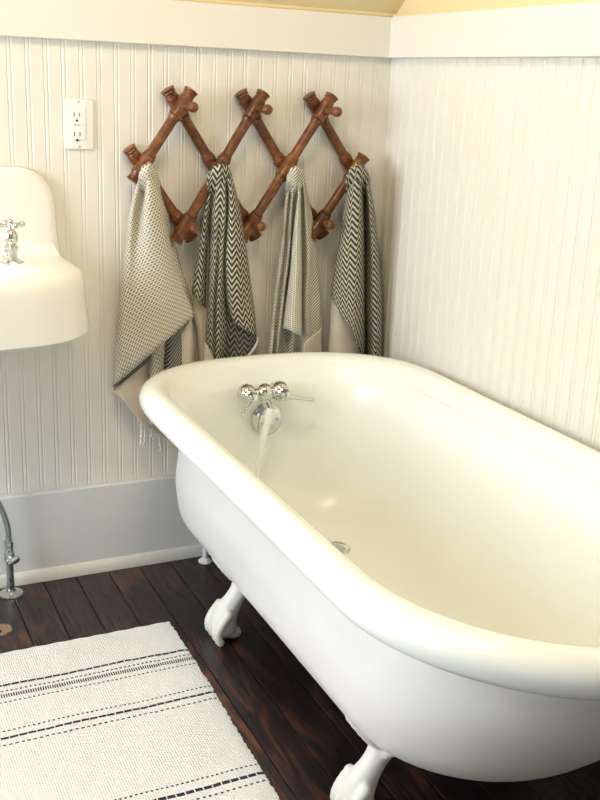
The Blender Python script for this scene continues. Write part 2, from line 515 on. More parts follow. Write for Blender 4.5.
TOWELS = {'band': [[(-.6422, -.035, .6642), (-.6446, -.035, .552), (-.6443, -.035, .4424)], [(-.6256, -.05, .6719), (-.6278, -.05, .5547), (-.63, -.05, .4456)],
          [(-.5952, -.055, .6975), (-.6051, -.055, .5812), (-.6096, -.055, .4451)], [(-.5718, -.05, .7004), (-.5871, -.05, .5921), (-.594, -.05, .4421)]],
 'edge_one': [[(-.7842, -.058, .524), (-.7842, -.058, .5202)], [(-.7685, -.058, .5358), (-.7685, -.058, .5321)], [(-.7369, -.058, .5597), (-.737, -.058, .556)],
              [(-.7053, -.058, .5837), (-.7053, -.058, .58)], [(-.6814, -.058, .6031), (-.6814, -.058, .5994)]],
 'edge_two': [[(-.7817, -.058, .5174), (-.7817, -.058, .5136)], [(-.7685, -.058, .5295), (-.7686, -.058, .5258)], [(-.737, -.058, .5534), (-.737, -.058, .5497)],
              [(-.7053, -.058, .5774), (-.7053, -.058, .5737)], [(-.6867, -.058, .5919), (-.6867, -.058, .5881)]],
 'f_cap': [[(-.1302, -.0338, 1.043), (-.1525, -.0743, 1.0598), (-.1715, -.1026, 1.0572), (-.1703, -.1026, 1.036), (-.1463, -.0507, .9955)],
           [(-.1229, -.0338, 1.0569), (-.1453, -.0743, 1.0735), (-.1683, -.1121, 1.0716), (-.166, -.1121, 1.0464), (-.1409, -.0602, .9965)],
           [(-.1128, -.0338, 1.0646), (-.1354, -.0743, 1.081), (-.1626, -.1229, 1.0799), (-.1594, -.1229, 1.0525), (-.132, -.0683, .9974)],
           [(-.0999, -.0338, 1.0668), (-.1227, -.0743, 1.0831), (-.1535, -.1323, 1.0828), (-.1492, -.1323, 1.055), (-.1212, -.0777, .9983)],
           [(-.0879, -.0338, 1.0647), (-.1109, -.0743, 1.0811), (-.135, -.1229, 1.08), (-.1307, -.1229, 1.0526), (-.1035, -.0683, .9971)],
           [(-.0766, -.0338, 1.0571), (-.0998, -.0743, 1.0737), (-.1164, -.1121, 1.0718), (-.1124, -.1121, 1.0464), (-.0879, -.0602, .9961)],
           [(-.0695, -.0338, 1.0431), (-.0929, -.0743, 1.06), (-.1037, -.1026, 1.0574), (-.0999, -.1026, 1.0359), (-.0767, -.0507, .9949)]],
 'f_hem': [[(-.1646, -.0405, .7543), (-.1655, -.0405, .7153), (-.166, -.0405, .559), (-.1643, -.0405, .4714)],
           [(-.1596, -.0675, .7482), (-.1571, -.0675, .7065), (-.1488, -.0675, .5646), (-.1436, -.0675, .4772)],
           [(-.1218, -.0743, .6781), (-.1119, -.0743, .6209), (-.1077, -.0743, .5547), (-.1026, -.0743, .4756)],
           [(-.0755, -.0675, .6026), (-.0671, -.0675, .5731), (-.0651, -.0675, .5439), (-.0601, -.0675, .47)]],
 'f_left': [[(-.1119, -.027, 1.0595), (-.1211, -.027, 1.0119), (-.1283, -.027, .9317), (-.141, -.027, .8367), (-.1485, -.027, .7538), (-.1498, -.027, .7231)],
            [(-.1297, -.054, 1.0671), (-.1445, -.054, 1.0149), (-.1517, -.054, .9356), (-.1628, -.054, .8417), (-.1718, -.054, .7599), (-.1731, -.054, .7296)],
            [(-.1489, -.0945, 1.0783), (-.1576, -.1013, 1.0199), (-.1616, -.1013, .942), (-.1679, -.1013, .8495), (-.1646, -.0945, .7536), (-.1639, -.0945, .6903)],
            [(-.1544, -.1148, 1.0876), (-.1537, -.1215, 1.022), (-.1516, -.1215, .9445), (-.1512, -.1215, .8443), (-.1475, -.1215, .7391), (-.142, -.1215, .6534)],
            [(-.1494, -.1215, 1.0907), (-.1404, -.1242, 1.0223), (-.1352, -.1242, .9446), (-.1315, -.1242, .8442), (-.1297, -.1242, .7251), (-.124, -.1215, .6132)],
            [(-.1358, -.108, 1.0846), (-.1152, -.0945, 1.019), (-.1031, -.0878, .9393), (-.0962, -.0878, .837), (-.0873, -.0878, .7071), (-.077, -.0878, .5558)],
            [(-.1026, -.054, 1.0672), (-.0821, -.0405, 1.0079), (-.0735, -.0405, .9272), (-.0652, -.0405, .8283), (-.0545, -.0405, .6956), (-.0438, -.0405, .5412)]],
 'f_right': [[(-.099, -.0405, 1.0765), (-.0856, -.0405, 1.0132), (-.077, -.0405, .9327), (-.0673, -.0405, .8366), (-.0606, -.0405, .7385), (-.0515, -.0405, .6525), (-.0454, -.0405, .5649),
              (-.0383, -.0405, .4605)],
             [(-.1291, -.1013, 1.0815), (-.1017, -.081, 1.0176), (-.0865, -.0743, .9373), (-.0761, -.0675, .8413), (-.0694, -.0675, .7442), (-.0635, -.0675, .6591), (-.0543, -.0675, .5722),
              (-.0471, -.0675, .4689)],
             [(-.1305, -.1148, 1.0827), (-.1151, -.1215, 1.0219), (-.1007, -.1215, .9437), (-.0842, -.1148, .8492), (-.0742, -.1148, .7535), (-.0651, -.1148, .6697), (-.0589, -.1148, .5843),
              (-.0516, -.1148, .4826)],
             [(-.106, -.081, 1.0799), (-.0873, -.0878, 1.0182), (-.0664, -.0878, .9387), (-.0502, -.0878, .8438), (-.0367, -.0878, .7466), (-.0272, -.0878, .6615), (-.0223, -.0878, .575),
              (-.0163, -.0878, .472)],
             [(-.0794, -.027, 1.0755), (-.0534, -.027, 1.0117), (-.035, -.027, .9302), (-.0152, -.027, .8329), (-.0014, -.027, .7333), (.0083, -.027, .646), (.0116, -.027, .5575), (.0195, -.027, .4517)]],
 'hem_left': [[(-.7725, -.045, .549), (-.7807, -.045, .5205), (-.7821, -.045, .5126)], [(-.7516, -.055, .5765), (-.7572, -.055, .5319), (-.7551, -.055, .4809)],
              [(-.7253, -.055, .6034), (-.7284, -.055, .5241), (-.7263, -.055, .4429)], [(-.7028, -.05, .6137), (-.7031, -.05, .5071), (-.7035, -.05, .4144)],
              [(-.6811, -.04, .6309), (-.684, -.04, .5025), (-.676, -.04, .3916)], [(-.6379, -.03, .6575), (-.6429, -.03, .496), (-.6342, -.03, .3613)]],
 'hem_right': [[(-.6275, -.04, .6326), (-.6216, -.04, .538), (-.6212, -.04, .4417)], [(-.6006, -.056, .6612), (-.5944, -.056, .5672), (-.5933, -.056, .4439)],
               [(-.5792, -.056, .6863), (-.5728, -.056, .606), (-.5682, -.056, .4414)], [(-.5646, -.03, .685), (-.5553, -.03, .5983), (-.5504, -.03, .4317)]],
 't_body': [[(-.2866, -.02, 1.0685), (-.2986, -.02, 1.0118), (-.3041, -.02, .9335), (-.312, -.02, .8407), (-.3201, -.02, .7462), (-.3284, -.02, .65), (-.3341, -.02, .5632), (-.3342, -.02, .4802)],
            [(-.2988, -.04, 1.0702), (-.3136, -.04, 1.014), (-.319, -.04, .9364), (-.3269, -.04, .8444), (-.3379, -.04, .7508), (-.3461, -.04, .6556), (-.3519, -.04, .5696), (-.3521, -.04, .4874)],
            [(-.3075, -.065, 1.0723), (-.3179, -.065, 1.0166), (-.3232, -.065, .9397), (-.3296, -.065, .8485), (-.3404, -.065, .7558), (-.3485, -.065, .6613), (-.3541, -.065, .5761), (-.3542, -.065, .4947)],
            [(-.2939, -.045, 1.0706), (-.3015, -.045, 1.0145), (-.3069, -.045, .9368), (-.3088, -.045, .8446), (-.3197, -.045, .751), (-.3277, -.045, .6556), (-.3334, -.045, .5695), (-.3333, -.045, .4872)],
            [(-.3111, -.085, 1.074), (-.312, -.08, 1.0182), (-.3135, -.075, .9409), (-.3154, -.075, .8497), (-.3223, -.07, .756), (-.3302, -.07, .6614), (-.3335, -.065, .5746), (-.3333, -.065, .4929)],
            [(-.3055, -.085, 1.0741), (-.2942, -.06, 1.016), (-.2842, -.04, .9358), (-.2866, -.035, .8423), (-.2944, -.035, .7479), (-.294, -.03, .6502), (-.3025, -.03, .5634), (-.3022, -.03, .4803)],
            [(-.305, -.09, 1.0745), (-.2973, -.085, 1.0187), (-.292, -.075, .9406), (-.2837, -.06, .8463), (-.28, -.055, .7512), (-.2794, -.05, .6538), (-.2846, -.05, .5672), (-.2841, -.05, .4844)],
            [(-.2923, -.075, 1.0733), (-.2745, -.055, 1.0154), (-.2662, -.045, .9362), (-.2594, -.04, .8423), (-.258, -.04, .7473), (-.2535, -.04, .65), (-.2494, -.04, .5621), (-.2455, -.04, .4782)],
            [(-.2919, -.08, 1.0737), (-.2807, -.08, 1.0181), (-.2713, -.08, .9409), (-.26, -.078, .8485), (-.2545, -.07, .7529), (-.2499, -.07, .6566), (-.2457, -.07, .5695), (-.2417, -.07, .4864)],
            [(-.2819, -.065, 1.0724), (-.2654, -.06, 1.0159), (-.25, -.06, .9379), (-.2365, -.06, .8449), (-.2322, -.055, .749), (-.2274, -.055, .6518), (-.223, -.055, .564), (-.2188, -.055, .4802)],
            [(-.2695, -.045, 1.0708), (-.2553, -.045, 1.0143), (-.2338, -.045, .9357), (-.2171, -.045, .8419), (-.2031, -.045, .7458), (-.1948, -.045, .6476), (-.187, -.045, .5588), (-.1825, -.045, .4742)],
            [(-.2606, -.02, 1.0686), (-.2462, -.02, 1.0116), (-.2275, -.02, .9323), (-.2108, -.02, .8376), (-.1966, -.02, .7406), (-.1884, -.02, .6416), (-.1806, -.02, .5519), (-.1761, -.02, .4666)]],
 't_cap': [[(-.3029, -.025, 1.0381), (-.3172, -.055, 1.0537), (-.3299, -.076, 1.0506), (-.3292, -.076, 1.0297), (-.3136, -.036, .9911)],
           [(-.2968, -.025, 1.0517), (-.3112, -.055, 1.0671), (-.3261, -.083, 1.0645), (-.3247, -.083, 1.0397), (-.3085, -.043, .9918)],
           [(-.2891, -.025, 1.0592), (-.3036, -.055, 1.0745), (-.3211, -.091, 1.0725), (-.3192, -.091, 1.0455), (-.3015, -.049, .9924)],
           [(-.2802, -.025, 1.0613), (-.2948, -.055, 1.0766), (-.3147, -.098, 1.0751), (-.3118, -.098, 1.0477), (-.2938, -.056, .9932)],
           [(-.2723, -.025, 1.0593), (-.287, -.055, 1.0746), (-.3023, -.091, 1.0726), (-.2996, -.091, 1.0455), (-.2823, -.049, .9923)],
           [(-.2639, -.025, 1.0518), (-.2787, -.055, 1.0673), (-.2894, -.083, 1.0647), (-.2865, -.083, 1.0397), (-.2709, -.043, .9915)],
           [(-.2577, -.025, 1.0381), (-.2726, -.055, 1.0538), (-.2789, -.076, 1.0507), (-.2764, -.076, 1.0296), (-.2617, -.036, .9906)]],
 't_flap': [[(-.2972, -.075, .9921), (-.3023, -.065, .8872), (-.3048, -.06, .7936), (-.3131, -.06, .7129), (-.3194, -.06, .6502)],
            [(-.2995, -.09, 1.0141), (-.3048, -.095, .8918), (-.3036, -.095, .7999), (-.3059, -.095, .7198), (-.3087, -.095, .6494)],
            [(-.2867, -.075, 1.0125), (-.2833, -.08, .889), (-.279, -.08, .7962), (-.2753, -.08, .7151), (-.2737, -.085, .631)],
            [(-.2739, -.05, .9891), (-.269, -.05, .8842), (-.2617, -.05, .7902), (-.2594, -.05, .7081), (-.2571, -.05, .6273)]],
 't_hem_left': [[(-.3498, -.043, .6399), (-.3514, -.043, .6011), (-.3546, -.043, .5649), (-.3534, -.043, .4884)],
                [(-.3494, -.068, .6511), (-.3507, -.068, .6072), (-.3523, -.068, .5712), (-.3525, -.068, .4954)]],
 't_hem_right': [[(-.2584, -.074, .6051), (-.2576, -.074, .5882), (-.2562, -.074, .5599), (-.2528, -.074, .4885)],
                 [(-.2323, -.068, .6243), (-.2306, -.068, .5905), (-.2258, -.068, .5561), (-.2222, -.068, .4841)],
                 [(-.1938, -.05, .6402), (-.1912, -.05, .5918), (-.1858, -.05, .5485), (-.1819, -.05, .4756)]],
 'waffle_back': [[(-.6621, -.03, 1.0578), (-.6534, -.035, 1.0146), (-.6377, -.035, .9407), (-.6162, -.035, .8395), (-.5943, -.035, .7614), (-.5736, -.04, .6904)],
                 [(-.658, -.025, 1.0573), (-.6409, -.02, 1.013), (-.6223, -.02, .9385), (-.5978, -.02, .8364), (-.5701, -.02, .7574), (-.5528, -.02, .6875)]],
 'waffle_cap': [[(-.7018, -.025, 1.0428), (-.7107, -.055, 1.0575), (-.7201, -.076, 1.0547), (-.7206, -.076, 1.0351), (-.7113, -.036, .9987)],
                [(-.6969, -.025, 1.0555), (-.7059, -.055, 1.0701), (-.7165, -.083, 1.0677), (-.7168, -.083, 1.0445), (-.7074, -.043, .9995)],
                [(-.6901, -.025, 1.0625), (-.6991, -.055, 1.077), (-.7112, -.091, 1.0753), (-.7109, -.091, 1.05), (-.7007, -.049, 1.0001)],
                [(-.6812, -.025, 1.0645), (-.6903, -.055, 1.0789), (-.7032, -.098, 1.0778), (-.7025, -.098, 1.0521), (-.6924, -.056, 1.0008)],
                [(-.673, -.025, 1.0626), (-.6823, -.055, 1.0771), (-.6922, -.091, 1.0754), (-.6913, -.091, 1.05), (-.6816, -.049, .9999)],
                [(-.6662, -.025, 1.0556), (-.6755, -.055, 1.0702), (-.682, -.083, 1.0679), (-.6809, -.083, 1.0445), (-.672, -.043, .9992)],
                [(-.6613, -.025, 1.0428), (-.6707, -.055, 1.0576), (-.674, -.076, 1.0548), (-.673, -.076, 1.035), (-.6647, -.036, .9984)]],
 'waffle_fold': [[(-.6906, -.045, .6511), (-.6854, -.045, .6059), (-.6855, -.045, .5526), (-.6856, -.045, .4905), (-.6857, -.045, .4081)],
                 [(-.6862, -.065, .6634), (-.6809, -.065, .6159), (-.681, -.065, .5576), (-.681, -.065, .4959), (-.6811, -.065, .4141)],
                 [(-.6662, -.06, .6714), (-.6581, -.06, .6263), (-.658, -.06, .5598), (-.6579, -.06, .4924), (-.6578, -.06, .41)],
                 [(-.6545, -.04, .674), (-.641, -.04, .6335), (-.6435, -.04, .5533), (-.6433, -.04, .4852), (-.6431, -.04, .4021)]],
 'waffle_front': [[(-.6921, -.02, 1.0568), (-.7075, -.02, 1.0132), (-.7232, -.02, .9401), (-.7369, -.02, .8283), (-.7564, -.02, .6756), (-.7699, -.02, .5205)],
                  [(-.7031, -.04, 1.0657), (-.7197, -.04, 1.0154), (-.7366, -.04, .9429), (-.7502, -.04, .8322), (-.7684, -.04, .6808), (-.7806, -.04, .5217)],
                  [(-.7086, -.075, 1.0781), (-.7212, -.075, 1.0262), (-.7357, -.072, .9543), (-.746, -.07, .8372), (-.7599, -.07, .6947), (-.7717, -.07, .5426)],
                  [(-.6997, -.07, 1.066), (-.6994, -.052, 1.0166), (-.7157, -.055, .9397), (-.7258, -.07, .8365), (-.734, -.078, .7128), (-.7427, -.078, .5687)],
                  [(-.6992, -.085, 1.086), (-.7033, -.098, 1.0333), (-.706, -.098, .9501), (-.7028, -.095, .84), (-.6979, -.095, .7272), (-.6955, -.095, .614)],
                  [(-.6878, -.08, 1.081), (-.6803, -.088, 1.0251), (-.6683, -.09, .9436), (-.6584, -.092, .838), (-.6435, -.095, .7498), (-.6351, -.095, .6619)],
                  [(-.6741, -.06, 1.0652), (-.6607, -.058, 1.0171), (-.6442, -.055, .9434), (-.6272, -.06, .8491), (-.6019, -.065, .7727), (-.5761, -.07, .6971)],
                  [(-.6694, -.045, 1.0543), (-.6518, -.03, 1.0092), (-.6328, -.028, .9347), (-.6145, -.03, .8335), (-.5933, -.04, .7597), (-.5779, -.06, .6924)]],
 'z_cap': [[(-.5216, -.025, 1.043), (-.5329, -.055, 1.0581), (-.5448, -.076, 1.0551), (-.545, -.076, 1.0349), (-.5325, -.036, .9976)],
           [(-.5135, -.025, 1.0561), (-.5249, -.055, 1.071), (-.5381, -.083, 1.0686), (-.5377, -.083, 1.0446), (-.525, -.043, .9983)],
           [(-.5031, -.025, 1.0634), (-.5147, -.055, 1.0782), (-.5295, -.091, 1.0763), (-.5284, -.091, 1.0502), (-.5146, -.049, .9989)],
           [(-.4916, -.025, 1.0654), (-.5033, -.055, 1.0802), (-.5193, -.098, 1.0789), (-.5174, -.098, 1.0524), (-.5035, -.056, .9996)],
           [(-.4799, -.025, 1.0635), (-.4917, -.055, 1.0783), (-.5035, -.091, 1.0764), (-.5015, -.091, 1.0503), (-.4881, -.049, .9987)],
           [(-.4702, -.025, 1.0563), (-.4822, -.055, 1.0713), (-.4896, -.083, 1.0688), (-.4873, -.083, 1.0446), (-.4753, -.043, .9979)],
           [(-.4634, -.025, 1.0431), (-.4755, -.055, 1.0582), (-.4793, -.076, 1.0553), (-.4771, -.076, 1.0349), (-.4657, -.036, .9971)]],
 'z_edge': [[(-.4613, -.052, .5614), (-.4418, -.067, .5721), (-.4214, -.072, .5883), (-.3978, -.062, .6117), (-.3832, -.04, .6247)],
            [(-.4583, -.052, .5556), (-.4388, -.067, .5663), (-.4183, -.072, .5826), (-.3939, -.062, .6073), (-.3813, -.04, .6218)]],
 'z_hem_left': [[(-.5566, -.02, .7699), (-.5616, -.02, .7306), (-.5466, -.02, .636), (-.54, -.02, .5535), (-.5391, -.02, .4895)],
                [(-.5499, -.032, .7719), (-.5494, -.032, .7324), (-.5398, -.032, .6384), (-.5359, -.032, .5564), (-.535, -.032, .4926)],
                [(-.5217, -.03, .7703), (-.5206, -.03, .704), (-.5195, -.03, .6366), (-.5154, -.03, .5542), (-.5143, -.03, .4902)]],
 'z_hem_mid': [[(-.5445, -.072, .6294), (-.5456, -.072, .6081), (-.5449, -.072, .5649), (-.544, -.072, .5048)],
               [(-.5373, -.083, .6156), (-.5357, -.083, .5994), (-.5324, -.083, .5668), (-.5286, -.083, .5066)],
               [(-.5176, -.08, .5784), (-.5174, -.08, .5703), (-.5143, -.08, .5537), (-.5106, -.08, .5041)]],
 'z_left': [[(-.5011, -.02, 1.0575), (-.514, -.02, 1.0201), (-.5263, -.02, .9497), (-.5384, -.02, .8475), (-.5508, -.02, .7459)],
            [(-.5096, -.035, 1.0662), (-.5276, -.035, 1.0241), (-.5413, -.035, .9518), (-.5547, -.035, .8504), (-.5685, -.035, .755)],
            [(-.5165, -.06, 1.0757), (-.5289, -.06, 1.0291), (-.541, -.06, .955), (-.5502, -.06, .8543), (-.5595, -.06, .7412)],
            [(-.5093, -.055, 1.0753), (-.5172, -.05, 1.0281), (-.5248, -.045, .9528), (-.5294, -.04, .8505), (-.5281, -.035, .7108)]],
 'z_main': [[(-.5044, -.035, 1.0736), (-.5116, -.035, 1.0266), (-.5183, -.035, .9515), (-.5221, -.035, .8494), (-.5231, -.035, .745), (-.5272, -.035, .6518), (-.5287, -.035, .5648), (-.5276, -.035, .4928)],
            [(-.512, -.055, 1.0753), (-.5164, -.055, 1.0286), (-.5231, -.055, .9541), (-.5241, -.055, .8527), (-.5278, -.055, .7492), (-.5318, -.055, .6567), (-.5333, -.055, .5704), (-.5321, -.055, .4989)],
            [(-.5161, -.08, 1.0774), (-.5179, -.08, 1.0312), (-.5218, -.08, .9573), (-.5226, -.08, .8567), (-.5262, -.08, .754), (-.5273, -.08, .6622), (-.5259, -.08, .5763), (-.5246, -.08, .5054)],
            [(-.5128, -.085, 1.0778), (-.5092, -.085, 1.0316), (-.5084, -.08, .9571), (-.5107, -.07, .8548), (-.5132, -.06, .7495), (-.5143, -.06, .6568), (-.5127, -.06, .5701), (-.5114, -.06, .4985)],
            [(-.5087, -.088, 1.0781), (-.5032, -.09, 1.0321), (-.5016, -.09, .9582), (-.5056, -.085, .857), (-.5098, -.08, .7533), (-.5089, -.075, .6599), (-.5081, -.07, .5724), (-.5068, -.07, .5009)],
            [(-.5029, -.08, 1.0774), (-.4842, -.055, 1.0286), (-.4779, -.05, .9528), (-.4831, -.055, .8515), (-.4788, -.05, .7459), (-.4672, -.04, .6492), (-.4738, -.04, .562), (-.4723, -.04, .4894)]],
 'z_right': [[(-.5014, -.07, 1.062), (-.485, -.05, 1.0281), (-.4814, -.045, .9522), (-.4866, -.05, .8508), (-.4816, -.05, .746), (-.4605, -.05, .6781), (-.4486, -.05, .6585)],
             [(-.5049, -.085, 1.0803), (-.4932, -.085, 1.0316), (-.4902, -.085, .9575), (-.4921, -.085, .8566), (-.4823, -.08, .752), (-.4698, -.08, .6906), (-.4552, -.08, .6684)],
             [(-.4996, -.085, 1.0803), (-.4872, -.09, 1.0321), (-.4794, -.095, .9586), (-.4715, -.095, .8576), (-.4634, -.095, .7541), (-.4506, -.095, .6928), (-.4385, -.095, .6601)],
             [(-.4817, -.06, 1.071), (-.4664, -.065, 1.0246), (-.4482, -.065, .9493), (-.4337, -.07, .8524), (-.4195, -.07, .7471), (-.4091, -.07, .685), (-.407, -.075, .6427)],
             [(-.4698, -.03, 1.0585), (-.4523, -.03, 1.0134), (-.4326, -.03, .9445), (-.413, -.03, .8453), (-.3955, -.03, .738), (-.3849, -.03, .6749), (-.3803, -.03, .6194)]],
 'z_under': [[(-.4858, -.04, .7309), (-.487, -.04, .6505), (-.488, -.04, .5575)], [(-.4667, -.05, .7053), (-.4652, -.05, .6378), (-.4605, -.05, .558)],
             [(-.4497, -.065, .6862), (-.4396, -.065, .6261), (-.4409, -.065, .5687)], [(-.4231, -.07, .675), (-.4161, -.07, .6312), (-.4205, -.07, .585)],
             [(-.3985, -.06, .6605), (-.3931, -.06, .6274), (-.3968, -.06, .6084)]]}

# ================================================================== the room
ZB, ZT, ZW = .2426, 1.3549, 1.4567        # baseboard top, rail underside, rail top
BEAD = .0415


def bead_profile(lines, s0, s1):
    """(position, depth) along the wall for tongue and groove beadboard"""
    out = [(s0, 0)]
    for c in lines:
        for d, h in ((-.0068, 0), (-.0046, -.0017), (-.0032, -.0005), (0, 0), (.0032, -.0005), (.0046, -.0017), (.0068, 0)):
            if s0 < c + d < s1:
                out.append((c + d, h))
    out.append((s1, 0))
    return out


x_lines = [-.0042 + (i - 24) * BEAD for i in range(-56, 24)]
prof = bead_profile(sorted(x_lines), -2.92, 0)
mb = MB()
mb.grid([[(x, -d, z) for x, d in prof] for z in (0, ZW + .01)])
mb.grid([[(-2.92, .05, z), (0, .05, z)] for z in (0, ZW + .01)], flip=True)
structure(mb.build('wall_back', M['bead_back'], smooth=False))
y_lines = [-.0738 - i * BEAD for i in range(-2, 96)]
prof = [(p_, h_ * 1.5) for p_, h_ in bead_profile(sorted([-y for y in y_lines]), 0, 4.0)]
mb = MB()
mb.grid([[(-d, -y, z) for y, d in prof] for z in (0, ZW)], flip=False)
mb.grid([[(.05, 0, z), (.05, -4.0, z)] for z in (0, ZW)], flip=True)
structure(mb.build('wall_right', M['bead_back'], smooth=False))
# plain gable above the rail on the right
mb = MB().box(.0, .05, -4.0, .05, ZW, 2.62)
structure(mb.build('wall_right_gable', M['ceiling'], smooth=False))
# sloped ceiling rising from the back wall, then flat
sl = .80
top = 2.45
yk = -(top - ZW) / sl
mb = MB()
mb.grid([[(-2.92, .02, ZW - .016), (0, .02, ZW - .016)], [(-2.92, yk, top), (0, yk, top)], [(-2.92, -4.0, top), (0, -4.0, top)],
         [(-2.92, -4.0, top + .05), (0, -4.0, top + .05)], [(-2.92, yk - .02, top + .05), (0, yk - .02, top + .05)], [(-2.92, .06, ZW + .03), (0, .06, ZW + .03)]],
        closed_v=True)
structure(mb.build('ceiling', M['ceiling'], smooth=False))
# floor: single boards with dark joints
mb = MB()
BW = .0865
x = -.972 - BW * 23
i = 0
while x < 0:
    mb.box(x + .0012, min(x + BW - .0012, 0), -4.0, 0, -.02, 0)
    x += BW
    i += 1
structure(mb.build('floor', M['floor'], smooth=False, bevel=.0012))
structure(MB().box(-2.95, .02, -4.02, .02, -.05, -.006).build('floor_underlay', M['gap'], smooth=False))
# walls behind the camera and to the left with their windows
wz0, wz1 = .75, 1.95


def wall_with_hole(name, axis, c0, c1, a0, a1, b0, b1, z0, z1, h):
    mb = MB()
    for (p, q, r, s_) in ((a0, b0, 0, h), (b1, a1, 0, h), (b0, b1, 0, z0), (b0, b1, z1, h)):
        if axis == 'x':
            mb.box(c0, c1, p, q, r, s_)
        else:
            mb.box(p, q, c0, c1, r, s_)
    return structure(mb.build(name, M['far_wall'], smooth=False))


wall_with_hole('wall_left', 'x', -3.0, -2.92, -4.0, .02, -1.65, -.22, wz0, wz1, 2.5)
wall_with_hole('wall_front', 'y', -4.08, -4.0, -3.0, .05, -2.15, -1.05, wz0, wz1, 2.5)
for n, (axis, c, b0, b1) in enumerate((('x', -2.96, -1.65, -.22), ('y', -4.04, -2.15, -1.05)), 1):
    mb = MB()
    g = MB()
    t = .045
    cm, zm = (b0 + b1) / 2, (wz0 + wz1) / 2
    parts = ((b0, b0 + t, wz0, wz1), (b1 - t, b1, wz0, wz1), (b0, b1, wz0, wz0 + t), (b0, b1, wz1 - t, wz1),
             (cm - .012, cm + .012, wz0, wz1), (b0, b1, zm - .012, zm + .012))
    for p, q, r, s_ in parts:
        if axis == 'x':
            mb.box(c - .02, c + .02, p, q, r, s_)
        else:
            mb.box(p, q, c - .02, c + .02, r, s_)
    f = structure(mb.build('window_%d' % n, M['trim'], smooth=False))
    if axis == 'x':
        g.box(c - .002, c + .002, b0 + t, b1 - t, wz0 + t, wz1 - t)
    else:
        g.box(b0 + t, b1 - t, c - .002, c + .002, wz0 + t, wz1 - t)
    g.build('window_pane', M['glass'], f, smooth=False)

# rails, baseboards, shoe mouldings
structure(MB().box(-2.92, -.001, -.021, .0, ZT, ZW).build('trim_1', M['trim'], smooth=False, bevel=.002))
structure(MB().box(-.021, .0, -4.0, -.001, ZT, ZW).build('trim_2', M['trim'], smooth=False, bevel=.002))
structure(MB().box(-2.92, -.001, -.013, .0, ZW, ZW + .010).build('trim_3', M['ceiling'], smooth=False, bevel=.003))
structure(MB().box(-.012, .0, -4.0, -.001, ZW, ZW + .007).build('trim_4', M['ceiling'], smooth=False, bevel=.002))
structure(MB().box(-2.92, -.001, -.020, .0, 0, ZB).build('baseboard_back', M['baseboard'], smooth=False, bevel=.003))
structure(MB().box(-.020, .0, -4.0, -.001, 0, ZB).build('baseboard_right', M['baseboard'], smooth=False, bevel=.003))


def shoe(name, a, b, ax):
    pr = [(0, 0)] + [(.017 * math.cos(t) + .0, .030 * math.sin(t)) for t in (math.pi / 2 * i / 8 for i in range(9))]
    mb = MB()
    rows = []
    for e in (a, b):
        rows.append([(e, -.020 - d, z) if ax == 'x' else (-.020 - d, e, z) for d, z in pr])
    mb.grid(rows, closed_u=True, cap0=True, cap1=True, flip=(ax == 'x'))
    return structure(mb.build(name, M['shoe']))


shoe('trim_5', -2.92, -.02, 'x')
shoe('trim_6', -4.0, -.02, 'y')

# ================================================================== bathtub
CX = -.4135


def loop(w_, yf, yn, af=.30, nf=2.5, an=None, nn=2.0, seg=120):
    """plan outline: squarish far end (max y), round near end"""
    an = an or min(w_ * 1.0, .37)
    out = []
    ncap = 30
    nside = 14
    y1, y0 = yf - af, yn + an
    for i in range(ncap + 1):                       # far cap from right to left
        t = math.pi * i / ncap
        c, s = math.cos(t), math.sin(t)
        out.append((CX + w_ * math.copysign(abs(c) ** (2 / nf), c), y1 + af * abs(s) ** (2 / nf)))
    for i in range(1, nside):
        out.append((CX - w_, y1 + (y0 - y1) * i / nside))
    for i in range(ncap + 1):
        t = math.pi * i / ncap
        out.append((CX - w_ * math.cos(t), y0 - an * math.sin(t)))
    for i in range(1, nside):
        out.append((CX + w_, y0 + (y1 - y0) * i / nside))
    return out


W0, YF, YN, ZR = .3545, -.132, -1.672, .567


def ring(z, w_, yf, yn, af, nf=2.5):
    return [(x, y, z) for x, y in loop(w_, yf, yn, af, nf, min(.37, w_ + .01))]


def off(d, z):
    return ring(z, W0 + d, YF + d, YN - d, .30 + d * .6)


tub = thing('bathtub', (CX, -.87, 0), 'white clawfoot bathtub with rolled rim beside the beadboard walls', 'bathtub')
# outer shell, painted cast iron
outer = [(.562, .308, -.160, -1.652, .285), (.50, .293, -.176, -1.632, .26), (.45, .290, -.177, -1.606, .24), (.40, .287, -.176, -1.576, .22),
         (.35, .286, -.173, -1.538, .205), (.30, .278, -.172, -1.497, .19), (.25, .267, -.172, -1.452, .175), (.21, .246, -.178, -1.410, .16),
         (.18, .219, -.190, -1.365, .15), (.16, .186, -.212, -1.315, .13), (.145, .125, -.28, -1.22, .09), (.141, .04, -.38, -1.12, .03)]
rows = [spline([Vector((z, w_, yf)) for z, w_, yf, yn, af in outer], 3), spline([Vector((yn, af, 0)) for z, w_, yf, yn, af in outer], 3)]
mb = MB()
mb.grid([ring(a.x, a.y, a.z, b.x, b.y, 2.5 + .9 * min(1, max(0, (.55 - a.x) / .25))) for a, b in zip(*rows)], closed_u=True, cap1=True, flip=True)
mb.build('tub_shell', M['iron'], tub)
